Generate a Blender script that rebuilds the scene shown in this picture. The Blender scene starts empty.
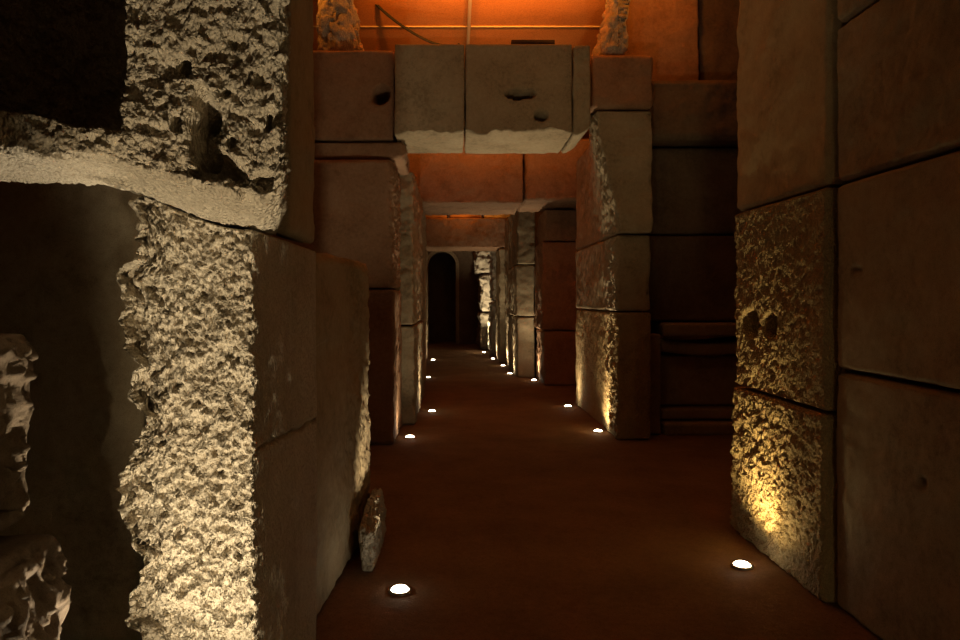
import bpy, math, random
import numpy as np
from mathutils import Vector

# ------------------------------------------------------------------ basics
scene = bpy.context.scene
COL = scene.collection
EYE = 1.6                                   # camera height
F = 700.0                                   # focal length in pixels of the 960 px frame
VX, VY = 455.0, 300.0                       # where the passage axis meets the picture


def at(x, y, Y):
    """world point seen at pixel x, y when it stands Y metres into the passage"""
    return ((x - VX) / F * Y, Y, EYE + (VY - y) / F * Y)


# ------------------------------------------------------------------ noise (numpy)
_rng = np.random.RandomState(7)
PERM = np.concatenate([_rng.permutation(256)] * 3).astype(np.int64)
G = _rng.normal(size=(256, 3))
G /= np.linalg.norm(G, axis=1)[:, None]
JIT = _rng.rand(256, 3)


def hsh(i, j, k):
    return PERM[PERM[PERM[i & 255] + (j & 255)] + (k & 255)]


def perlin(p):
    i = np.floor(p).astype(np.int64)
    f = p - i
    u = f * f * f * (f * (f * 6 - 15) + 10)
    out = 0
    for a in (0, 1):
        for b in (0, 1):
            for c in (0, 1):
                g = G[hsh(i[:, 0] + a, i[:, 1] + b, i[:, 2] + c)]
                d = f - np.array([a, b, c])
                w = (u[:, 0] if a else 1 - u[:, 0]) * (u[:, 1] if b else 1 - u[:, 1]) * (u[:, 2] if c else 1 - u[:, 2])
                out = out + w * np.einsum('ij,ij->i', g, d)
    return out * 1.6


def fbm(p, octs=4, gain=0.5):
    s, a = 0, 1.0
    for o in range(octs):
        s = s + a * perlin(p * (2.03 ** o) + 17.3 * o)
        a *= gain
    return s


def worley(p):
    """distance to the nearest and second nearest feature point"""
    i = np.floor(p).astype(np.int64)
    f = p - i
    d1 = np.full(len(p), 9.0)
    d2 = np.full(len(p), 9.0)
    for a in (-1, 0, 1):
        for b in (-1, 0, 1):
            for c in (-1, 0, 1):
                j = JIT[hsh(i[:, 0] + a, i[:, 1] + b, i[:, 2] + c)] + np.array([a, b, c]) - f
                d = np.sqrt((j * j).sum(1))
                d2 = np.minimum(d2, np.maximum(d, d1))
                d1 = np.minimum(d1, d)
    return d1, d2


def sstep(a, b, x):
    t = np.clip((x - a) / (b - a), 0, 1)
    return t * t * (3 - 2 * t)


def facets(p):
    """every cell is a small tilted facet at a height of its own: chipped stone"""
    i = np.floor(p).astype(np.int64)
    f = p - i
    best = np.full(len(p), 9.0)
    val = np.zeros(len(p))
    for a in (-1, 0, 1):
        for b in (-1, 0, 1):
            for c in (-1, 0, 1):
                h = hsh(i[:, 0] + a, i[:, 1] + b, i[:, 2] + c)
                j = f - JIT[h] - np.array([a, b, c])
                d = (j * j).sum(1)
                m = d < best
                best = np.where(m, d, best)
                val = np.where(m, (JIT[(h * 7 + 3) & 255, 0] - .5) * .8 + (G[(h * 5 + 1) & 255] * j).sum(1) * .9, val)
    return val


def chips(p, scale):
    """chiselled relief in about -1..0.4: hammered flakes, strokes and pits"""
    q = p * scale
    q = q + 0.45 * np.stack([perlin(q * .8 + 3.1), perlin(q * .8 + 9.7), perlin(q * .8 + 5.3)], 1)
    # strokes run a little diagonally
    s = np.stack([q[:, 0] * 1.1 + .45 * q[:, 2], q[:, 1] + .3 * q[:, 2], q[:, 2] * .6 - .35 * q[:, 0]], 1)
    pits = sstep(.2, .5, perlin(q * .5 + 40))
    big = fbm(q * .25 + 11, 3)
    return .42 * facets(s) + .30 * facets(s * 2.1 + 7) + .40 * big - .7 * pits * (.6 + .4 * perlin(q * 1.2)) - .1


def chips2(p, scale):
    return chips(p, scale)


# ------------------------------------------------------------------ mesh making
def make_mesh(name, v, quads, smooth=True):
    me = bpy.data.meshes.new(name)
    v = np.ascontiguousarray(v, dtype=np.float32)
    quads = np.ascontiguousarray(quads, dtype=np.int32)
    n, k = quads.shape
    me.vertices.add(len(v))
    me.vertices.foreach_set('co', v.ravel())
    me.loops.add(n * k)
    me.loops.foreach_set('vertex_index', quads.ravel())
    me.polygons.add(n)
    me.polygons.foreach_set('loop_start', np.arange(0, n * k, k, dtype=np.int32))
    me.update(calc_edges=True)
    me.validate()
    me.polygons.foreach_set('use_smooth', np.full(len(me.polygons), smooth))
    return me


def link(name, me, mat, parent=None, loc=(0, 0, 0)):
    o = bpy.data.objects.new(name, me)
    COL.objects.link(o)
    if mat:
        me.materials.append(mat)
    o.location = loc
    if parent:
        o.parent = parent
    return o


def tag(o, label, cat, group=None):
    o['label'] = label
    o['category'] = cat
    if group:
        o['group'] = group
    return o


def box_grid(lo, hi, res, r):
    """surface lattice of a box with rounded edges: points, outward normals, quads"""
    lo, hi = np.array(lo, float), np.array(hi, float)
    size = hi - lo
    res = np.array(res, float) * np.ones(3)
    n = np.maximum(2, np.ceil(size / res).astype(int))
    keys, quads = [], []
    B = 4096
    base = 0
    allijk = []
    for ax in range(3):
        u, w = [a for a in range(3) if a != ax]
        for side in (0, 1):
            iu, iw = np.meshgrid(np.arange(n[u] + 1), np.arange(n[w] + 1), indexing='ij')
            ijk = np.zeros((iu.size, 3), int)
            ijk[:, u] = iu.ravel()
            ijk[:, w] = iw.ravel()
            ijk[:, ax] = n[ax] * side
            idx = np.arange(iu.size).reshape(iu.shape) + base
            q = np.stack([idx[:-1, :-1], idx[1:, :-1], idx[1:, 1:], idx[:-1, 1:]], -1).reshape(-1, 4)
            flip = (side == 0) ^ (ax == 1)
            if flip:
                q = q[:, ::-1]
            quads.append(q)
            allijk.append(ijk)
            base += iu.size
    ijk = np.concatenate(allijk)
    quads = np.concatenate(quads)
    key = (ijk[:, 0] * B + ijk[:, 1]) * B + ijk[:, 2]
    _, first, inv = np.unique(key, return_index=True, return_inverse=True)
    ijk = ijk[first]
    quads = inv.ravel()[quads]
    p = lo + size * ijk / n
    r = min(r, size.min() * .45)
    c = np.clip(p, lo + r, hi - r)
    d = p - c
    ln = np.linalg.norm(d, axis=1)[:, None]
    nrm = d / np.maximum(ln, 1e-9)
    p = c + nrm * r
    return p, nrm, quads


DIRS = {'+x': (1, 0, 0), '-x': (-1, 0, 0), '+y': (0, 1, 0), '-y': (0, -1, 0), '+z': (0, 0, 1), '-z': (0, 0, -1)}
_seed = [0]


def stone(label, lo, hi, res=.035, r=.018, amp=.006, rough=None, rscale=30., dents=(), fn=None, name='stone_block',
          mat=None, cat='stone block', group='masonry blocks of the passage', gap=.004, edge=.008):
    """one block of masonry; rough = {direction: relief in metres or f(points) -> metres}"""
    _seed[0] += 1
    sd = _seed[0] * 13.37
    lo = np.array(lo, float) + gap
    hi = np.array(hi, float) - gap
    p, n, q = box_grid(lo, hi, res, r)
    # a stone is never true: bow, wobble and worn edges
    s = p + sd
    d = amp * (fbm(s * 2.3, 3) * 1.0 + fbm(s * 9., 3) * .35 - .5) * (1 - .8 * np.abs(n[:, 2])) * (1 - .7 * np.clip(n[:, 1], 0, 1))
    flat = np.max(np.abs(n), axis=1)
    d -= edge * (1 - flat) * 3.0 * np.clip(.45 + fbm(s * 7., 3), 0, 1.3)
    if rough:
        R = None
        for k, a in rough.items():
            w = np.clip(n @ np.array(DIRS[k]), 0, 1) ** 1.5
            m = w > .02
            if m.any():
                val = chips2(s[m], rscale)
                aa = a(p[m]) if callable(a) else a
                d[m] += w[m] * aa * val
    for (c, rad, dep, *nz) in dents:
        nz = nz[0] if nz else 1
        c = np.array(c)
        rr = np.array(rad) * np.ones(3)
        dd = np.linalg.norm((p - c) / rr, axis=1) + (.3 + .7 * nz) * .45 * perlin((p + sd) / rr.mean() * .9) + nz * .2 * perlin((p + sd) / rr.mean() * 2.3)
        d -= dep * (1 - sstep(.55, 1.0, dd)) * (np.linalg.norm((p - c) / rr, axis=1) < 2)
    joint = (np.abs(n[:, 2]) > .5) | (n[:, 1] > .5)
    d = np.where(joint, np.minimum(d, gap * .8), d)
    v = p + n * d[:, None]
    if fn:
        v = fn(v, n, s)
    org = np.array([(lo[0] + hi[0]) / 2, (lo[1] + hi[1]) / 2, lo[2]])
    me = make_mesh(name, v - org, q)
    o = link(name, me, mat or M['stone'], loc=org)
    if label:
        tag(o, label, cat, group)
    return o


def tube(name, pts, rad, mat, parent=None, seg=8):
    pts = [Vector(p) for p in pts]
    v, q = [], []
    for i, p in enumerate(pts):
        t = (pts[min(i + 1, len(pts) - 1)] - pts[max(i - 1, 0)]).normalized()
        up = Vector((0, 0, 1)) if abs(t.z) < .9 else Vector((1, 0, 0))
        a = t.cross(up).normalized()
        b = a.cross(t).normalized()
        for k in range(seg):
            th = 2 * math.pi * k / seg
            v.append(p + rad * (math.cos(th) * a + math.sin(th) * b))
    for i in range(len(pts) - 1):
        for k in range(seg):
            k2 = (k + 1) % seg
            q.append((i * seg + k, i * seg + k2, (i + 1) * seg + k2, (i + 1) * seg + k))
    o0 = pts[0]
    me = make_mesh(name, np.array([tuple(x - o0) for x in v]), np.array(q))
    return link(name, me, mat, parent, tuple(o0) if not parent else tuple(o0))


def lathe(name, prof, mat, parent=None, loc=(0, 0, 0), seg=32):
    v, q = [], []
    for (r, z) in prof:
        for k in range(seg):
            th = 2 * math.pi * k / seg
            v.append((r * math.cos(th), r * math.sin(th), z))
    for i in range(len(prof) - 1):
        for k in range(seg):
            k2 = (k + 1) % seg
            q.append((i * seg + k, i * seg + k2, (i + 1) * seg + k2, (i + 1) * seg + k))
    me = make_mesh(name, np.array(v), np.array(q))
    return link(name, me, mat, parent, loc)


# ------------------------------------------------------------------ materials
M = {}


def stone_mat(name, dark, mid, pale, bump=.5, grain=220., spec=.25, chip=0.):
    m = bpy.data.materials.new(name)
    m.use_nodes = True
    nt = m.node_tree
    N, L = nt.nodes, nt.links
    bs = N['Principled BSDF']
    tc = N.new('ShaderNodeTexCoord')
    oi = N.new('ShaderNodeObjectInfo')
    sc = N.new('ShaderNodeVectorMath'); sc.operation = 'SCALE'
    sc.inputs[0].default_value = (31., 17., 23.)
    L.new(oi.outputs['Random'], sc.inputs['Scale'])
    add = N.new('ShaderNodeVectorMath'); add.operation = 'ADD'
    L.new(tc.outputs['Object'], add.inputs[0]); L.new(sc.outputs[0], add.inputs[1])

    def noise(scale, det=5, rough=.6):
        t = N.new('ShaderNodeTexNoise')
        t.inputs['Scale'].default_value = scale
        t.inputs['Detail'].default_value = det
        t.inputs['Roughness'].default_value = rough
        L.new(add.outputs[0], t.inputs['Vector'])
        return t
    big, med, fine = noise(2.2, 6, .65), noise(28, 4, .6), noise(grain, 3, .6)
    mix = N.new('ShaderNodeMix'); mix.data_type = 'FLOAT'
    mix.inputs[0].default_value = .38
    L.new(big.outputs['Fac'], mix.inputs[2]); L.new(med.outputs['Fac'], mix.inputs[3])
    cr = N.new('ShaderNodeValToRGB')
    e = cr.color_ramp.elements
    e[0].position, e[0].color = .30, (*dark, 1)
    e[1].position, e[1].color = .70, (*pale, 1)
    x = e.new(.48); x.color = (*mid, 1)
    L.new(mix.outputs[0], cr.inputs['Fac'])
    # speckle
    ramp2 = N.new('ShaderNodeValToRGB')
    ramp2.color_ramp.elements[0].position = .33; ramp2.color_ramp.elements[0].color = (.45, .42, .38, 1)
    ramp2.color_ramp.elements[1].position = .52; ramp2.color_ramp.elements[1].color = (1, 1, 1, 1)
    L.new(fine.outputs['Fac'], ramp2.inputs['Fac'])
    mu = N.new('ShaderNodeMix'); mu.data_type = 'RGBA'; mu.blend_type = 'MULTIPLY'
    mu.inputs['Factor'].default_value = .55
    L.new(cr.outputs['Color'], mu.inputs[6]); L.new(ramp2.outputs['Color'], mu.inputs[7])
    L.new(mu.outputs[2], bs.inputs['Base Color'])
    bs.inputs['Roughness'].default_value = .85
    bs.inputs['Specular IOR Level'].default_value = spec
    s1 = N.new('ShaderNodeMath'); s1.operation = 'MULTIPLY_ADD'
    s1.inputs[1].default_value = .5
    L.new(fine.outputs['Fac'], s1.inputs[0]); L.new(med.outputs['Fac'], s1.inputs[2])
    bp = N.new('ShaderNodeBump')
    bp.inputs['Strength'].default_value = bump
    bp.inputs['Distance'].default_value = .006
    L.new(s1.outputs[0], bp.inputs['Height'])
    L.new(bp.outputs['Normal'], bs.inputs['Normal'])
    if chip:
        # small sharp chisel pecks over the fine grain
        st = N.new('ShaderNodeMapping')
        st.inputs['Rotation'].default_value = (.3, .5, .2)
        st.inputs['Scale'].default_value = (1.2, 1.2, .7)
        L.new(add.outputs[0], st.inputs['Vector'])
        hs = []
        for sc0, am in ((95., 1.), (48., 1.3)):
            vo = N.new('ShaderNodeTexVoronoi')
            vo.inputs['Scale'].default_value = sc0
            vo.inputs['Randomness'].default_value = 1.
            L.new(st.outputs[0], vo.inputs['Vector'])
            mm = N.new('ShaderNodeMath'); mm.operation = 'MULTIPLY'
            mm.inputs[1].default_value = am
            L.new(vo.outputs['Distance'], mm.inputs[0])
            hs.append(mm)
        ad = N.new('ShaderNodeMath'); ad.operation = 'ADD'
        L.new(hs[0].outputs[0], ad.inputs[0]); L.new(hs[1].outputs[0], ad.inputs[1])
        b2 = N.new('ShaderNodeBump')
        b2.invert = True
        b2.inputs['Strength'].default_value = chip
        b2.inputs['Distance'].default_value = .012
        L.new(ad.outputs[0], b2.inputs['Height'])
        L.new(bp.outputs['Normal'], b2.inputs['Normal'])
        L.new(b2.outputs['Normal'], bs.inputs['Normal'])
    return m


def plain(name, col, rough=.5, metal=0., emit=None, es=0.):
    m = bpy.data.materials.new(name)
    m.use_nodes = True
    b = m.node_tree.nodes['Principled BSDF']
    nz = m.node_tree.nodes.new('ShaderNodeTexNoise')
    nz.inputs['Scale'].default_value = 60
    mx = m.node_tree.nodes.new('ShaderNodeMix'); mx.data_type = 'RGBA'
    mx.inputs[6].default_value = (*[c * .75 for c in col], 1)
    mx.inputs[7].default_value = (*col, 1)
    m.node_tree.links.new(nz.outputs['Fac'], mx.inputs['Factor'])
    m.node_tree.links.new(mx.outputs[2], b.inputs['Base Color'])
    b.inputs['Roughness'].default_value = rough
    b.inputs['Metallic'].default_value = metal
    if emit:
        b.inputs['Emission Color'].default_value = (*emit, 1)
        b.inputs['Emission Strength'].default_value = es
    return m


M['stone'] = stone_mat('limestone', (.20, .15, .09), (.37, .29, .185), (.47, .385, .26), bump=.45)
M['pale'] = stone_mat('pale_limestone', (.36, .30, .22), (.52, .45, .35), (.64, .57, .46), bump=.6, grain=160, chip=.75)
M['gold'] = stone_mat('golden_limestone', (.25, .17, .08), (.44, .32, .16), (.54, .41, .22), bump=.5, chip=.6)
M['ochre'] = stone_mat('smooth_ochre_limestone', (.25, .18, .09), (.42, .31, .17), (.50, .39, .22), bump=.4)
M['red'] = stone_mat('reddish_limestone', (.20, .11, .06), (.33, .19, .11), (.42, .26, .16), bump=.35)
M['earth'] = stone_mat('earth_floor', (.16, .105, .067), (.23, .15, .096), (.30, .20, .13), bump=.5, grain=120, spec=.15)
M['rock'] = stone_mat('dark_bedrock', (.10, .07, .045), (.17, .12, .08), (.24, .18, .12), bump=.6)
M['board'] = stone_mat('ochre_boarding', (.40, .15, .03), (.52, .20, .045), (.58, .24, .06), bump=.12, grain=60)
M['metal'] = plain('brushed_steel', (.45, .42, .38), .35, 1.)
M['brass'] = plain('pale_metal_rail', (.55, .42, .25), .6, .2)
M['rubber'] = plain('black_rubber', (.004, .0035, .003), .8)
M['timber'] = plain('dark_timber', (.06, .035, .02), .8)
M['iron'] = plain('black_iron', (.03, .03, .032), .5, .6)
M['lens'] = plain('lit_glass', (.9, .88, .8), .2, 0., (1., .86, .62), 25.)

# ------------------------------------------------------------------ the setting
def floor_z(x, y):
    p = np.stack([np.atleast_1d(x) * 1.0, np.atleast_1d(y) * 1.0, np.zeros(np.size(x))], 1)
    return .012 * fbm(p * .8 + 2, 3) + .0035 * fbm(p * 6 + 5, 3)


def build_floor():
    xs = np.arange(-4.2, 5.2, .045)
    ys = np.arange(-4.0, 27.2, .045)
    X, Y = np.meshgrid(xs, ys, indexing='ij')
    z = floor_z(X.ravel(), Y.ravel())
    v = np.stack([X.ravel(), Y.ravel(), z], 1)
    idx = np.arange(X.size).reshape(X.shape)
    q = np.stack([idx[:-1, :-1], idx[1:, :-1], idx[1:, 1:], idx[:-1, 1:]], -1).reshape(-1, 4)
    o = link('floor', make_mesh('floor', v, q), M['earth'])
    o['kind'] = 'structure'


def shell(name, lo, hi, mat, res=.15, amp=.03):
    p, n, q = box_grid(lo, hi, res, .02)
    v = p + n * (amp * fbm(p * 1.7 + 3, 3))[:, None]
    o = link(name, make_mesh(name, v, q), mat)
    o['kind'] = 'structure'
    return o


build_floor()
shell('wall_left', (-4.4, -4.2, -.1), (-4.0, 27.3, 5.9), M['rock'])
shell('wall_right', (4.8, -4.2, -.1), (5.2, 27.3, 5.9), M['rock'])
shell('wall_far', (-4.2, 26.9, -.1), (5.0, 27.3, 5.9), M['rock'])
shell('wall_back', (-4.2, -4.4, -.1), (5.0, -4.0, 5.9), M['rock'])
shell('ceiling', (-4.2, -4.2, 5.6), (5.0, 27.2, 5.8), M['board'], amp=.004)


def near_wall(name, lo, hi):
    o = shell(name, lo, hi, M['stone'], res=.08, amp=.008)


near_wall('wall_left_near', (-1.9, -4.0, -.02), (-.68, .80, 4.2))
near_wall('wall_right_near', (1.97, -4.0, -.02), (2.9, 2.14, 4.2))

# ------------------------------------------------------------------ near left: side opening with rough jamb and lintel
XL = -.60           # left face of the passage


def strand(v, kz, ky, off):
    return np.stack([v[:, 2] * kz, v[:, 2] * 0 + off, v[:, 1] * ky], 1)


def tilt(v):
    # bed of the broken lintel: it climbs away from the passage
    return .125 * sstep(-.62, -1.08, v[:, 0]) + .02 * np.clip((-1.0 - v[:, 0]) / .6, 0, 1.5)


def bed_top_fn(v, n, s):
    v[:, 2] += tilt(v) * sstep(1.2, 1.8, v[:, 2])
    return v


def bed_low_fn(v, n, s):
    v[:, 2] += tilt(v) * np.clip((2.35 - v[:, 2]) / .5, 0, 1)
    return v


def jamb_fn(v, n, s):
    w = sstep(-.84, -1.0, v[:, 0])
    k = fbm(strand(v, 4.3, 2, 4.), 4) * .07 + fbm(strand(v, 15, 5, 0.), 3) * .022
    v[:, 0] += w * (k + .03 + .03 * np.clip((v[:, 2] - 1.25) / .5, 0, 1))
    v[:, 2] += tilt(v) * sstep(1.2, 1.8, v[:, 2])
    f = n[:, 1] < -.2
    v[f, 1] += .08 * sstep(-.84, -1.03, v[f, 0])
    # the bed joint that shows on the passage side
    g = n[:, 0] > .5
    zl = 1.144 - .068 * (v[:, 1] - 2.13) + .012 * perlin(strand(v, 0, 6, 1.))
    v[g, 0] -= .018 * np.exp(-((v[g, 2] - zl[g]) / .007) ** 2) * sstep(2.12, 2.2, v[g, 1])
    return v


stone('rough hacked pale jamb block glowing at the left, under the broken lintel',
      (-1.02, 2.10, 0.0), (XL, 3.07, 1.815), res=(.0045, .02, .0045), r=.012, amp=.008, gap=.001, edge=.006,
      rough={'-y': lambda p: .040 + .014 * sstep(-.8, -1., p[:, 0]), '-x': .02,
             '+x': lambda p: .02 * sstep(2.25, 2.1, p[:, 1])}, rscale=42, mat=M['pale'], fn=jamb_fn)


def near_lintel_fn(v, n, s):
    # soffit climbs to the left, the end face swings back behind the front
    r_ = np.clip((v[:, 0] + 1.0) / .6, 0, 1)
    x0 = v[:, 0].copy()
    v[:, 0] -= r_ * .27 * np.clip(v[:, 1] - 1.72, 0, 2)
    v = bed_low_fn(v, n, s)
    v[:, 2] += sstep(2.08, 1.70, v[:, 1]) * (.008 + .058 * sstep(-.42, -.70, v[:, 0]) * sstep(-1.02, -.84, v[:, 0])) * np.clip((2.2 - v[:, 2]) / .35, 0, 1)
    cut = sstep(-.98, -1.08, v[:, 0]) * np.clip((2.14 - v[:, 2]) / .06, 0, 1)
    v[:, 1] -= cut * (v[:, 1] - 1.69) * .46
    # socket shaped into the face above the left ledge to hold it in shade
    b = 2.005 + .012 * perlin(np.stack([v[:, 0] * 9, v[:, 0] * 0, v[:, 0] * 0 + .5], 1)) + .10 * np.clip((-.8 - v[:, 0]) / .6, 0, 1.5)
    k = sstep(-.805, -.83, v[:, 0] + .012 * perlin(strand(v, 9, 0, .3))) * sstep(0, .012, v[:, 2] - b)
    v[:, 1] += k * .72 * np.clip((1.90 - v[:, 1]) / .2, 0, 1)
    c = np.clip((x0 + .50) / .09, 0, 1)
    v[:, 2] += c ** 2 * .05 * np.clip((2.05 - v[:, 2]) / .2, 0, 1)
    return v


def sc_(x, y, Y=1.7):
    return at(x, y, Y)


stone('broken pitted lintel stone jutting out at the upper left with a lit underside',
      (-2.3, 1.69, 1.817), (-.405, 2.53, 3.0), res=(.006, .02, .0055), r=.02, amp=.012, edge=.016,
      rough={'-y': .030, '-z': .014, '+x': .02}, rscale=36, mat=M['pale'], fn=near_lintel_fn,
      dents=[(sc_(x, y), (w, .12, h), d) for x, y, w, h, d in (
          (206, 148, .042, .095, .17), (200, 106, .028, .06, .14), (216, 180, .05, .05, .13), (182, 70, .018, .045, .07), (236, 186, .03, .03, .06),
          (262, 190, .03, .03, .05), (176, 142, .012, .03, .05), (268, 122, .010, .035, .05), (232, 150, .016, .022, .05), (250, 206, .04, .022, .05),
          (225, 96, .014, .02, .04), (192, 196, .022, .018, .05))])
stone('plain dark block set back in the shadowed recess left of the glowing jamb',
      (-3.4, 3.2, 0.0), (-1.43, 3.7, 2.6), res=.02, r=.04, amp=.02, rough={'-y': .010}, rscale=12)
stone('dark striated rubble stone at the left picture edge, upper of two',
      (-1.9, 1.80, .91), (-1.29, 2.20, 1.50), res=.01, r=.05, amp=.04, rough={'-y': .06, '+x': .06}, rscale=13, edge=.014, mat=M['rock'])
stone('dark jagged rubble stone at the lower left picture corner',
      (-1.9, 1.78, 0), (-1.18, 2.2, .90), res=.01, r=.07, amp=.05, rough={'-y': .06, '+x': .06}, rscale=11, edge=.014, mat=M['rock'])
stone('tall plain wall block just right of the broken lintel, upper left',
      (-1.04, 2.56, 1.84), (XL, 3.07, 4.3), res=.025, r=.02, amp=.010, rough={'+x': .008}, rscale=9, fn=bed_low_fn)


def pier_fn(v, n, s):
    v[:, 0] -= (.06 * sstep(4.5, 3.1, v[:, 1])) * (v[:, 0] > -.9)
    v[:, 0] += .04 * sstep(3.9, 4.9, v[:, 1]) * (v[:, 0] > -.9)
    v[:, 2] -= .05 * sstep(3.9, 3.1, v[:, 1]) * (v[:, 2] > 1.4)
    return v


stone('low left wall block ending in a narrow brightly grazed edge',
      (-1.4, 3.08, 0), (-.615, 4.84, 1.86), res=(.03, .012, .012), r=.06, amp=.012, edge=.02,
      rough={'+x': lambda p: .004 + .022 * sstep(3.9, 4.5, p[:, 1]), '+y': .02}, rscale=24, fn=pier_fn)
def foot_fn(v, n, s):
    h = .55 + .45 * sstep(4.0, 4.5, v[:, 1]) + .25 * fbm(np.stack([v[:, 1] * 5, v[:, 0] * 5, v[:, 0] * 0], 1), 3)
    v[:, 2] *= np.clip(h + .15, .55, 1.1)
    v[:, 0] -= np.clip(v[:, 2] - .05, 0, 1) * .22 * (v[:, 0] > -.52) * .3
    return v


stone('small rough foot stone at the base of the low left wall block',
      (-.574, 4.06, 0), (-.445, 4.78, .32), res=.008, r=.04, amp=.03, rough={'+x': .03, '+z': .03, '-y': .03}, rscale=20, fn=foot_fn, mat=M['pale'])

# ------------------------------------------------------------------ near right wall
XR = 1.95
EDGE = lambda a: (lambda p: a * (.55 + .45 * sstep(3.7, 4.5, p[:, 1])))


def r_edge_fn(v, n, s):
    w = sstep(4.6, 4.87, v[:, 1])
    v[:, 1] += w * (.05 * fbm(strand(v, 3.2, 0, 2.), 4) - .02)
    return v


stone('smooth ochre block at the top of the right pier end', (XR, 3.68, 2.21), (2.9, 4.90, 4.3), res=(.03, .02, .02), r=.025,
      amp=.012, rough={'+y': .03, '-y': .01}, rscale=14, mat=M['ochre'], fn=r_edge_fn, edge=.014)
hc = at(750, 323, 4.62); hd = at(775, 325, 4.33)
stone('pitted block with two side by side holes in the right pier', (XR - .02, 3.67, 1.01), (2.9, 4.88, 2.20), res=(.03, .009, .009), r=.025,
      amp=.012, rough={'-x': EDGE(.024), '+y': .03}, rscale=34, mat=M['gold'], fn=r_edge_fn,
      dents=[(hc, (.3, .15, .10), .55, 0), (hd, (.3, .10, .095), .5, 0)], edge=.014)
stone('golden uplit rough block at the foot of the right pier', (XR - .03, 3.67, 0), (2.9, 4.92, 1.0), res=(.03, .008, .008), r=.025,
      amp=.012, rough={'-x': EDGE(.032), '+y': .03}, rscale=32, mat=M['gold'], fn=r_edge_fn, edge=.014)
XQ = 1.975
stone('rough weathered block high in the right foreground wall', (XQ, 2.2, 2.21), (2.9, 3.66, 3.02), res=(.03, .014, .014), r=.03,
      amp=.014, rough={'-x': .008}, rscale=16)
stone('block above the weathered one in the top right corner', (XQ, 2.2, 3.03), (2.9, 3.66, 4.3), res=.025, r=.04,
      amp=.014, rough={'-x': .012}, rscale=12)
hole = at(852, 270, 3.46)
stone('smooth block with a small pock in the right foreground wall, at eye level', (XQ, 2.2, 1.24), (2.9, 3.65, 2.20), res=(.03, .015, .015), r=.025,
      amp=.010, rough={'-x': .003}, rscale=10, dents=[(hole, (.05, .05, .025), .03)])
stone('tall smooth bottom block of the right foreground wall', (XQ, 2.2, 0), (2.9, 3.66, 1.23), res=(.03, .015, .015), r=.03,
      amp=.010, rough={'-x': .004}, rscale=12, dents=[(at(920, 483, 2.97), (.04, .03, .025), .02)])

# ------------------------------------------------------------------ right recess behind the pier
stone('orange lit block at the top of the dark right recess', (2.07, 8.62, 4.225), (3.02, 9.3, 5.5), res=.03, r=.025, amp=.02, rough={'-y': .02}, rscale=8, mat=M['red'])
stone('shadowed block beside the orange lit one, upper right recess', (3.04, 8.75, 4.24), (4.3, 9.3, 5.5), res=.04, r=.025, amp=.02, rough={'-y': .02}, rscale=8, mat=M['rock'])  # this and the dark blocks below take a darker stone colour in place of shade
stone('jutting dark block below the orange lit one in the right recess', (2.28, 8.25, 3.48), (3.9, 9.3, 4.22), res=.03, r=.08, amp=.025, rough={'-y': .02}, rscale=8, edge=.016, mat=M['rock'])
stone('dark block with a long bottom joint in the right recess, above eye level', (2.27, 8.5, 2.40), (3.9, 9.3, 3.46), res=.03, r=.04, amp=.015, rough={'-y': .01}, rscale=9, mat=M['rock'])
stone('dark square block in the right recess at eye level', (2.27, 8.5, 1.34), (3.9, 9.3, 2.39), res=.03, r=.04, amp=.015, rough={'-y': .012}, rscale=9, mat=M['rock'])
stone('narrow upright slab leaning in the right recess', (2.27, 8.30, 0), (2.46, 8.6, 1.20), res=.025, r=.03, amp=.012, rough={'-y': .01}, rscale=9)


def sag_fn(v, n, s):
    v[:, 2] -= .07 * np.sin(np.clip((v[:, 0] - 2.4) / 1.3, 0, 1) * math.pi) ** 1.0
    return v


stone('flat slab spanning the right recess just below eye level', (2.48, 8.35, 1.16), (3.9, 9.3, 1.33), res=.03, r=.03, amp=.010, rough={'-y': .008}, rscale=9)
stone('sagging slab under the flat one in the right recess', (2.48, 8.45, .99), (3.9, 9.3, 1.15), res=.03, r=.03, amp=.010, rough={'-y': .008}, rscale=9, fn=sag_fn)
stone('broad low block under the sagging slab in the right recess', (2.48, 8.6, .30), (3.9, 9.3, .92), res=.03, r=.03, amp=.012, rough={'-y': .01}, rscale=9)
stone('thin upper plinth slab at the bottom of the right recess', (2.48, 8.45, .15), (3.9, 9.3, .29), res=.03, r=.03, amp=.010)
stone('thin lowest plinth slab on the floor of the right recess', (2.48, 8.3, -.02), (3.9, 9.3, .14), res=.03, r=.03, amp=.010)

# ------------------------------------------------------------------ second right pier
RJ = 1.85
rj = {'-x': lambda p: .006 + .045 * sstep(8.75, 8.2, p[:, 1]), '-y': .008}
def corbel_fn(v, n, s):
    v[:, 0] -= .27 * np.clip((v[:, 2] - 2.40) / 1.30, 0, 1) * np.clip((2.22 - v[:, 0]) / .3, 0, 1) * sstep(9.9, 8.1, v[:, 1])
    return v


stone('upper block of the second right pier, beneath the first lintel', (RJ, 7.92, 2.36), (2.25, 10.75, 3.75), res=(.03, .018, .018), r=.025, amp=.02, rough=rj, rscale=14, edge=.014, fn=corbel_fn)
stone('middle block of the second right pier', (RJ - .02, 8.02, 1.47), (2.25, 10.7, 2.35), res=(.03, .018, .018), r=.025, amp=.02, rough=rj, rscale=14, edge=.016)
stone('bottom block of the second right pier washed by its own floor light', (RJ - .01, 7.98, 0), (2.25, 10.75, 1.46), res=(.03, .014, .014), r=.025, amp=.02, rough=rj, rscale=18, edge=.014, mat=M['gold'])

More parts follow.
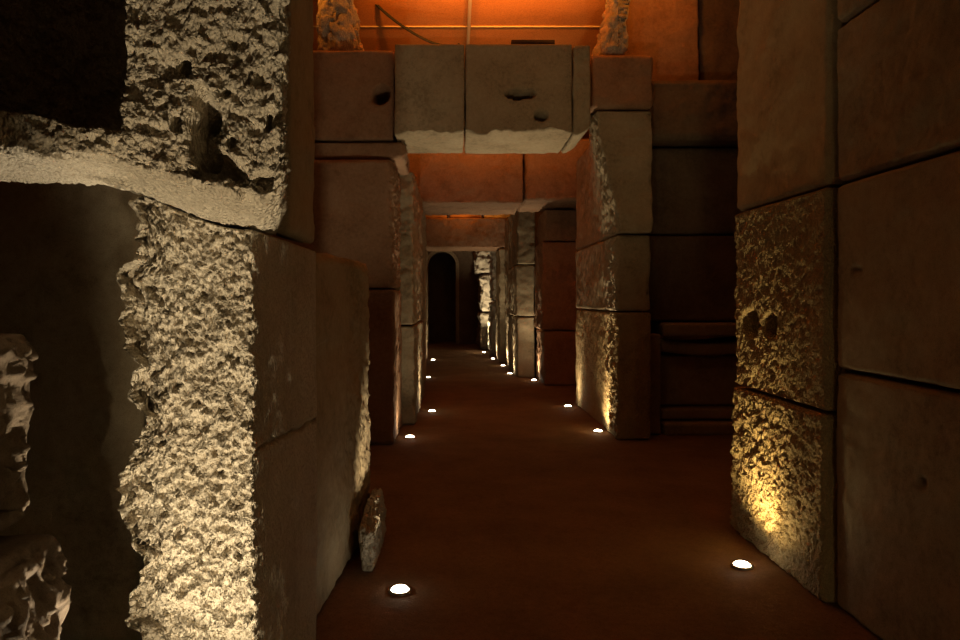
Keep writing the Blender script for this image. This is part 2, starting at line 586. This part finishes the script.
# ------------------------------------------------------------------ second left pier
LJ = -.68
lj = {'+x': .04, '-y': lambda p: .004 + .02 * sstep(-.78, -.69, p[:, 0])}
lj0 = {'+x': .012, '-y': .006}
stone('bottom block of the second left pier with a grazed lower edge', (-2.4, 7.72, 0), (LJ + .02, 8.88, 1.72), res=(.02, .014, .014), r=.04, amp=.014, rough=lj0, rscale=16, edge=.014, mat=M['red'])
stone('tall reddish block of the second left pier with a round top corner', (-2.4, 7.70, 1.73), (LJ, 8.88, 3.16), res=(.02, .014, .014), r=.06, amp=.014, rough=lj, rscale=16, edge=.014, mat=M['red'])
stone('thin course stone on top of the second left pier', (-2.4, 7.80, 3.17), (-.56, 8.88, 3.37), res=.025, r=.04, amp=.015, rough={'-y': .01, '+x': .03}, rscale=12, mat=M['red'])
stone('reddish block with a triangular hole at the left end of the first lintel', (-2.4, 7.76, 3.38), (-.67, 8.5, 4.38), res=.02, r=.03, amp=.014,
      rough={'-y': .006}, rscale=10, mat=M['red'], dents=[(at(380, 95, 7.76), (.11, .3, .11), .35, .35)])

# ------------------------------------------------------------------ first lintel across the passage
def soffit_fn(v, n, s):
    v[:, 2] += .06 * sstep(7.9, 7.6, v[:, 1]) * np.clip((3.62 - v[:, 2]) / .22, 0, 1) * np.clip(.3 + fbm(np.stack([v[:, 0] * 4, v[:, 1] * 0, v[:, 2] * 4], 1), 3), 0, 1)
    return v


def lintel_end_fn(v, n, s):
    # the end swings up and back onto the pier behind the neighbouring block
    c = np.clip((v[:, 0] - 1.30) / .20, 0, 1)
    lift = .13 * c ** 2 + .265 * sstep(1.47, 1.53, v[:, 0])
    f = np.clip((4.38 - v[:, 2]) / 1.0, 0, 1)
    v[:, 2] += lift * f
    v[:, 1] += sstep(1.47, 1.53, v[:, 0]) * np.clip((8.55 - v[:, 1]) / .95, 0, 1) * .66
    return v


stone('left stone of the first lintel over the passage', (-.66, 7.58, 3.385), (.106, 8.55, 4.38), res=(.02, .02, .02), r=.02, amp=.006, gap=.002,
      rough={'-y': .006, '-z': .015}, rscale=10, fn=soffit_fn, group='stones of the lintels')
stone('long middle stone of the first lintel, with two small holes', (.110, 7.58, 3.38), (1.275, 8.55, 4.38), res=(.02, .02, .02), r=.02, amp=.006, gap=.002,
      rough={'-y': .006, '-z': .012}, rscale=10, fn=soffit_fn, group='stones of the lintels',
      dents=[(at(523, 94, 7.58), (.19, .3, .055), .35, .5), (at(541, 116, 7.58), (.08, .2, .05), .2, .5)])
stone('short rounded right end stone of the first lintel', (1.28, 7.6, 3.38), (2.20, 8.55, 4.38), res=(.015, .02, .02), r=.03, amp=.014,
      rough={'-y': .02, '-z': .015}, rscale=14, fn=lintel_end_fn, group='stones of the lintels')
stone('dark reddish block right of the first lintel, on the second right pier', (1.535, 7.9, 3.765), (2.25, 8.2, 4.38), res=.025, r=.04, amp=.014, rough={'-y': .008}, rscale=10, mat=M['red'])
stone('rough orange lit stone standing on the lintel, top left of the passage', (-1.62, 7.95, 4.39), (-.98, 8.7, 5.35), res=.022, r=.12, amp=.05,
      rough={'-y': .07, '+x': .09}, rscale=8, edge=.05, mat=M['pale'], fn=lambda v, n, s: (v.__setitem__((slice(None), 0), v[:, 0] + .0 - .30 * np.clip((v[:, 2] - 4.4) / 1., 0, 1) * (v[:, 0] > -1.35)) or v))
stone('rough orange lit stone standing on the lintel, top right of the passage', (1.62, 7.95, 4.40), (2.02, 8.7, 5.35), res=.022, r=.12, amp=.05,
      rough={'-y': .07, '-x': .09}, rscale=8, edge=.05, mat=M['pale'], fn=lambda v, n, s: (v.__setitem__((slice(None), 0), v[:, 0] + .26 * np.clip((v[:, 2] - 4.4) / 1., 0, 1) * (v[:, 0] < 1.85)) or v))

# ------------------------------------------------------------------ third left pier and second lintel
l3 = {'+x': .03, '-y': .02}
stone('bottom block of the third left pier with a bright grazed side', (-1.5, 8.95, 0), (-.50, 11.6, 1.27), res=(.03, .025, .02), r=.025, amp=.02, rough=l3, rscale=14, edge=.014)
stone('upper block of the third left pier, chiselled along its edge', (-1.5, 8.95, 1.28), (-.52, 11.6, 3.25), res=(.03, .025, .02), r=.025, amp=.02, rough=l3, rscale=14, edge=.014)
stone('block carrying the left end of the second lintel', (-1.6, 11.65, 0), (-.56, 13.9, 3.25), res=(.04, .03, .03), r=.025, amp=.02, rough=l3, rscale=12, edge=.014)


stone('wide reddish left stone of the second lintel', (-1.6, 12.0, 3.26), (1.18, 13.8, 4.42), res=(.03, .03, .03), r=.025, amp=.02, rough={'-y': .02, '-z': .03}, rscale=7, edge=.016, mat=M['red'], group='stones of the lintels')
stone('darker right stone of the second lintel, set back', (1.20, 12.15, 3.32), (2.6, 13.8, 4.42), res=(.03, .03, .03), r=.06, amp=.025, rough={'-y': .02, '-z': .03}, rscale=7, edge=.016, mat=M['red'], group='stones of the lintels')

# ------------------------------------------------------------------ far right piers
a2 = {'-x': .03, '-y': .015}
stone('bottom block of the reddish third right pier', (1.66, 13.1, 0), (2.9, 14.4, 1.02), res=.03, r=.025, amp=.02, rough=a2, rscale=10, edge=.016, mat=M['red'])
stone('middle block of the reddish third right pier', (1.62, 13.15, 1.03), (2.9, 14.4, 2.70), res=.03, r=.025, amp=.02, rough=a2, rscale=10, edge=.016, mat=M['red'])
stone('top block of the reddish third right pier, under the second lintel', (1.68, 13.1, 2.71), (2.9, 14.4, 3.30), res=.03, r=.025, amp=.02, rough=a2, rscale=10, edge=.016, mat=M['red'])
p3 = {'-x': .03, '-y': .012}
stone('bottom block of the grey fourth right pier', (1.27, 14.48, 0), (1.66, 16.5, 1.25), res=.03, r=.025, amp=.02, rough=p3, rscale=10, edge=.016)
stone('middle block of the grey fourth right pier', (1.25, 14.5, 1.26), (1.66, 16.5, 2.33), res=.03, r=.025, amp=.02, rough=p3, rscale=10, edge=.016)
stone('top block of the grey fourth right pier', (1.28, 14.48, 2.34), (1.68, 16.5, 3.60), res=.03, r=.025, amp=.02, rough=p3, rscale=10, edge=.016)
stone('tall block of the fifth right pier, in front of the low far lintel', (1.26, 16.6, 0), (1.9, 17.85, 3.6), res=.035, r=.025, amp=.02, rough=p3, rscale=9, edge=.016)
stone('right jamb block carrying the low far lintel', (1.12, 17.9, 0), (1.9, 19.4, 2.93), res=.035, r=.025, amp=.02, rough=p3, rscale=9, edge=.016)
stone('left jamb block carrying the low far lintel', (-1.7, 17.9, 0), (-.74, 19.4, 2.93), res=.035, r=.025, amp=.02, rough={'+x': .03}, rscale=9, edge=.016)
stone('long left pier block between the second lintel and the low far lintel', (-1.7, 14.6, 0), (-.72, 17.8, 3.3), res=.035, r=.025, amp=.02, rough={'+x': .03}, rscale=9, edge=.016)
stone('low far lintel above the dark doorway', (-1.7, 17.9, 2.94), (1.9, 19.4, 3.70), res=.03, r=.025, amp=.02, rough={'-y': .02, '-z': .02}, rscale=8, edge=.014, mat=M['red'], group='stones of the lintels')
stone('orange lit stone on the low far lintel, left of three', (-1.3, 18.2, 3.71), (-.18, 19.4, 4.5), res=.05, r=.06, amp=.03, rough={'-y': .03}, rscale=6, mat=M['red'], group='stones of the lintels')
stone('orange lit stone on the low far lintel, middle of three', (-.16, 18.1, 3.71), (.72, 19.4, 4.5), res=.05, r=.06, amp=.03, rough={'-y': .03}, rscale=6, mat=M['red'], group='stones of the lintels')
stone('pale lit stone on the low far lintel, right of three', (.74, 18.15, 3.71), (1.9, 19.4, 4.5), res=.05, r=.06, amp=.03, rough={'-y': .03}, rscale=6, mat=M['pale'], group='stones of the lintels')
far_r = {'-x': .08, '-y': .06}
stone('rough bright stone on the right just inside the dark doorway, lower', (1.00, 20.1, 0), (1.9, 22.0, 1.55), res=.035, r=.1, amp=.06, rough=far_r, rscale=6, edge=.03, gap=.02, mat=M['pale'])
stone('rough bright stone on the right just inside the dark doorway, upper', (1.04, 20.1, 1.56), (1.9, 22.0, 3.6), res=.035, r=.1, amp=.06, rough=far_r, rscale=6, edge=.03, gap=.02, mat=M['pale'])
stone('farthest bright stone on the right of the dark doorway, bottom', (.76, 22.5, 0), (1.9, 25.2, 1.20), res=.035, r=.1, amp=.06, rough=far_r, rscale=6, edge=.03, gap=.02, mat=M['pale'])
stone('farthest bright stone on the right of the dark doorway, middle', (.80, 22.5, 1.21), (1.9, 25.2, 2.45), res=.035, r=.1, amp=.06, rough=far_r, rscale=6, edge=.03, gap=.02, mat=M['pale'])
stone('farthest bright stone on the right of the dark doorway, top', (.66, 22.5, 2.46), (1.9, 25.2, 3.5), res=.035, r=.1, amp=.06, rough=far_r, rscale=6, edge=.03, gap=.02, mat=M['pale'])
stone('far left pier block beside the dark doorway', (-1.9, 20.0, 0), (-.86, 22.2, 3.4), res=.05, r=.06, amp=.03, rough={'+x': .05}, rscale=6)

# end wall with a dark arched opening
def arch_wall():
    ax, w, spring, top = -.47, .50, 2.85, 3.35
    Y0, Y1 = 25.4, 25.9
    pts = [(ax - w, 0)] + [(ax - w * math.cos(t), spring + w * math.sin(t)) for t in np.linspace(0, math.pi, 25)] + [(ax + w, 0)]
    L_, R_, T_ = -2.6, 2.6, 5.4
    outer = []
    for (x, z) in pts:
        if z == 0:
            outer.append((L_ if x < ax else R_, 0))
        else:
            t = math.atan2(z - spring, x - ax)
            c, s_ = math.cos(t), math.sin(t)
            k = min((R_ - ax) / c if c > 1e-6 else 9e9, (L_ - ax) / c if c < -1e-6 else 9e9, (T_ - spring) / s_ if s_ > 1e-6 else 9e9)
            outer.append((ax + k * c, spring + k * s_))
    v, q = [], []
    n = len(pts)
    for Y in (Y0, Y1):
        v += [(x, Y, z) for x, z in pts] + [(x, Y, z) for x, z in outer]
    for i in range(n - 1):
        q.append((i, n + i, n + i + 1, i + 1))
        q.append((2 * n + i, 2 * n + i + 1, 3 * n + i + 1, 3 * n + i))
        q.append((i, i + 1, 2 * n + i + 1, 2 * n + i))
        q.append((n + i, 3 * n + i, 3 * n + i + 1, n + i + 1))
    o = link('wall_end', make_mesh('wall_end', np.array(v), np.array(q), False), M['rock'])
    o['kind'] = 'structure'
    # projecting ring of the arch
    ring = []
    prof = [(0, -.06), (.12, -.06), (.12, -.004), (0, -.004)]
    rv, rq = [], []
    for (x, z) in pts:
        dx, dz = (x - ax), max(z - spring, 0)
        l_ = math.hypot(dx, dz) or 1
        for (a, b) in prof:
            rv.append((x + dx / l_ * a, Y0 + b, z + dz / l_ * a))
    for i in range(n - 1):
        for k in range(4):
            k2 = (k + 1) % 4
            rq.append((i * 4 + k, i * 4 + k2, i * 4 + 4 + k2, i * 4 + 4 + k))
    org = np.array([ax, Y0, 0])
    o = link('arch_surround', make_mesh('arch_surround', np.array(rv) - org, np.array(rq), False), M['stone'], loc=org)
    tag(o, 'dim stone surround of the arched opening at the far end', 'arch')


arch_wall()

# ------------------------------------------------------------------ overhead: rails, cable, bar
org = (.2, 8.9, 5.52)
def bar(name, lo, hi, mat, label, cat):
    p, n, q = box_grid(lo, hi, .2, .006)
    o_ = np.array([(lo[0] + hi[0]) / 2, (lo[1] + hi[1]) / 2, lo[2]])
    o = link(name, make_mesh(name, p - o_, q), mat, loc=o_)
    return tag(o, label, cat)


bar('ceiling_rail', (.175, 8.0, 5.535), (.225, 13.5, 5.595), M['brass'], 'pale rail running along the orange ceiling, lengthwise', 'rail')
bar('ceiling_rail', (-2.2, 10.19, 5.575), (3.0, 10.21, 5.596), M['brass'], 'thin pale rail running across the orange ceiling', 'rail')
cab = [at(362, -12, 9.4), at(378, 6, 9.5), at(394, 20, 9.6), at(410, 31, 9.7), at(426, 40, 9.75), at(440, 45, 9.8), at(454, 48, 9.85), at(459, 44, 9.88), at(461, 30, 9.9), at(459, 8, 9.8), at(452, -8, 9.6)]
def smooth(pts, k=6):
    out = []
    P = [np.array(pts[0])] + [np.array(p) for p in pts] + [np.array(pts[-1])]
    for i in range(1, len(P) - 2):
        for t in np.linspace(0, 1, k, endpoint=False):
            a, b, c, d = P[i - 1:i + 3]
            out.append(tuple(.5 * ((2 * b) + (c - a) * t + (2 * a - 5 * b + 4 * c - d) * t * t + (3 * b - a - 3 * c + d) * t ** 3)))
    return out + [tuple(pts[-1])]
tag(tube('hanging_cable', smooth(cab[:8]), .02, M['rubber']), 'dark cable sagging below the orange ceiling', 'cable')
bar('wooden_bar', (.62, 7.7, 4.384), (1.1, 7.8, 4.465), M['timber'], 'short dark bar lying on top of the first lintel', 'bar')

# ------------------------------------------------------------------ floor uplights
RIM = [(.050, -.03), (.064, -.03), (.064, .004), (.060, .008), (.052, .010), (.049, .008), (.049, -.01)]
LENS = [(.049, .004), (.046, .012), (.038, .019), (.026, .0235), (.012, .0258), (.0005, .0265)]
UP = []


def uplight(x, y, label, aim, power, angle=75, color=(1., .80, .50), glow=0.):
    """a flush round fitting where the photograph shows one; aim = point its beam leans to"""
    Y = 1120.0 / (y - VY)
    X = (x - VX) / F * Y
    z = float(floor_z(X, Y)[0]) + .002
    e = bpy.data.objects.new('floor_uplight', None)
    COL.objects.link(e)
    e.empty_display_size = .1
    e.location = (X, Y, z)
    tag(e, label, 'floor light', 'round floor uplights')
    if not UP:
        rim = lathe('rim', RIM, M['metal'], e)
        lens = lathe('lens', LENS, M['lens'], e)
        UP.extend([rim, lens])
    else:
        for s_ in UP:
            c = s_.copy()
            COL.objects.link(c)
            c.parent = e
    beam('beam', (0, 0, .045), Vector(aim) - Vector((X, Y, z)), power, angle, color, e)
    if glow:
        beam('beam', (0, 0, .05), (0, 0, 1), glow, 155, color, e)
    return e


def beam(name, loc, d, power, angle, color, parent=None):
    ld = bpy.data.lights.new(name, 'SPOT')
    ld.energy = power
    ld.color = color
    ld.spot_size = math.radians(angle)
    ld.spot_blend = 1.0
    ld.shadow_soft_size = .025
    o = bpy.data.objects.new(name, ld)
    COL.objects.link(o)
    o.location = loc
    o.rotation_euler = Vector(d).to_track_quat('-Z', 'Y').to_euler()
    if parent:
        o.parent = parent
    return o



W = (1., .82, .54)
uplight(400, 592, 'floor light in the left foreground, beside the small foot stone', (-.57, 5.0, .95), 105, 36, glow=.4)
uplight(742, 567, 'floor light in the right foreground, below the golden rough block', (2.0, 4.7, 1.0), 50, 90, (1., .72, .30), glow=9)
a = uplight(410, 437, 'floor light at the foot of the second left pier', (-.75, 8.6, 2.6), 14, 70, glow=14)
beam('beam', (0, 0, .05), (.45, -.1, 3.4), 110, 50, W, a)
uplight(432, 412, 'floor light along the third left pier', (-.5, 10.4, 2.0), 60, 75, glow=10)
uplight(428, 378, 'floor light on the left below the second lintel', (-.8, 15.2, 2.0), 40, 80, glow=8)
uplight(433, 360.5, 'farthest floor light on the left of the passage', (-.8, 19, 2.0), 40, 80, glow=8)
a = uplight(598, 432, 'floor light at the near corner of the second right pier', (1.88, 8.4, 1.6), 34, 70, (1., .74, .40), glow=26)
beam('beam', (0, 0, .05), (-.65, -.4, 3.4), 120, 50, W, a)
uplight(568, 407, 'floor light at the far corner of the second right pier', (1.85, 10.4, 2.6), 40, 75, glow=10)
a = uplight(534, 380.5, 'floor light in front of the reddish third right pier', (1.7, 14.1, 1.8), 80, 80, glow=10)
beam('beam', (0, 0, .05), (-.9, -1.0, 3.4), 110, 50, W, a)
uplight(510, 374, 'floor light in front of the grey fourth right pier', (1.3, 15.4, 1.8), 110, 75, glow=10)
uplight(503, 366, 'floor light at the foot of the fifth right pier', (1.3, 17.2, 1.8), 120, 75, glow=10)
uplight(493, 359, 'floor light beneath the low far lintel on the right', (1.2, 19.2, 2.2), 70, 75, glow=10)
uplight(484, 352.5, 'farthest floor light, at the rough stones inside the dark doorway', (1.0, 22.3, 2.5), 430, 85)


def lamp(name, loc, power, color, rad=.05):
    ld = bpy.data.lights.new(name, 'POINT')
    ld.energy = power
    ld.color = color
    ld.shadow_soft_size = rad
    o = bpy.data.objects.new(name, ld)
    COL.objects.link(o)
    o.location = loc
    return o


ORANGE = (1., .30, .03)
# floor lights of the side opening, below the picture edge, and added fill lamps behind the viewer
b = beam('beam_side_opening', (-.615, .55, .06), Vector((-.70, 2.12, 1.45)) - Vector((-.615, .55, .06)), 160, 80, (1., .80, .50))
b.data.shadow_soft_size = .03
b = beam('beam_side_opening', (-.66, 1.50, .06), Vector((-.71, 2.10, .98)) - Vector((-.66, 1.50, .06)), 62, 50, (1., .84, .56))
b.data.shadow_soft_size = .012
beam('beam_side_opening', (-1.04, 2.32, .06), (.10, -.14, 1), 110, 74, (1., .84, .58))
lamp('fill_passage_behind', (1.70, -.3, .07), 15, (1., .77, .38), .04)
lamp('fill_passage_behind', (.3, -2.4, 2.2), 3, (1., .76, .36), .15)
# orange lamps up under the ceiling
for x in (-.35, .5, 1.3):
    beam('lamp_ceiling_orange', (x, 7.78, 5.17), (0, 1, .32), 350, 84, ORANGE)
lamp('lamp_ceiling_orange', (-.5, 7.8, 5.25), 9, ORANGE, .04)
lamp('lamp_ceiling_orange', (1.3, 7.8, 5.25), 9, ORANGE, .04)
beam('lamp_ceiling_orange', (.3, 17.5, 4.7), (0, 1, -.2), 140, 150, ORANGE)
lamp('lamp_ceiling_orange', (2.40, 7.95, 5.33), 10, ORANGE, .04)
lamp('lamp_ceiling_orange', (-1.75, 7.8, 5.3), 9, ORANGE, .04)
lamp('fill_overhead_amber', (.6, 5.2, 5.2), 9, (1., .62, .27), .1)  # added fill to lift the floor and right wall, no lamp known here

# ------------------------------------------------------------------ world, camera, view
w = bpy.data.worlds.new('passage_air')
scene.world = w
w.use_nodes = True
w.node_tree.nodes['Background'].inputs[0].default_value = (.002, .0012, .0006, 1)

cd = bpy.data.cameras.new('camera')
cam = bpy.data.objects.new('camera', cd)
COL.objects.link(cam)
cam.location = (0, 0, EYE)
cam.rotation_euler = (math.pi / 2, 0, 0)
cd.sensor_width = 36
cd.lens = F / 960 * 36
cd.shift_x = (480 - VX) / 960
cd.shift_y = -(320 - VY) / 960
cd.clip_start = .05
scene.camera = cam
scene.view_settings.view_transform = 'Standard'
scene.view_settings.look = 'None'
scene.view_settings.exposure = 0
scene.view_settings.gamma = 1
scene.view_settings.use_curve_mapping = False
scene.cycles.use_denoising = True
scene.cycles.max_bounces = 6
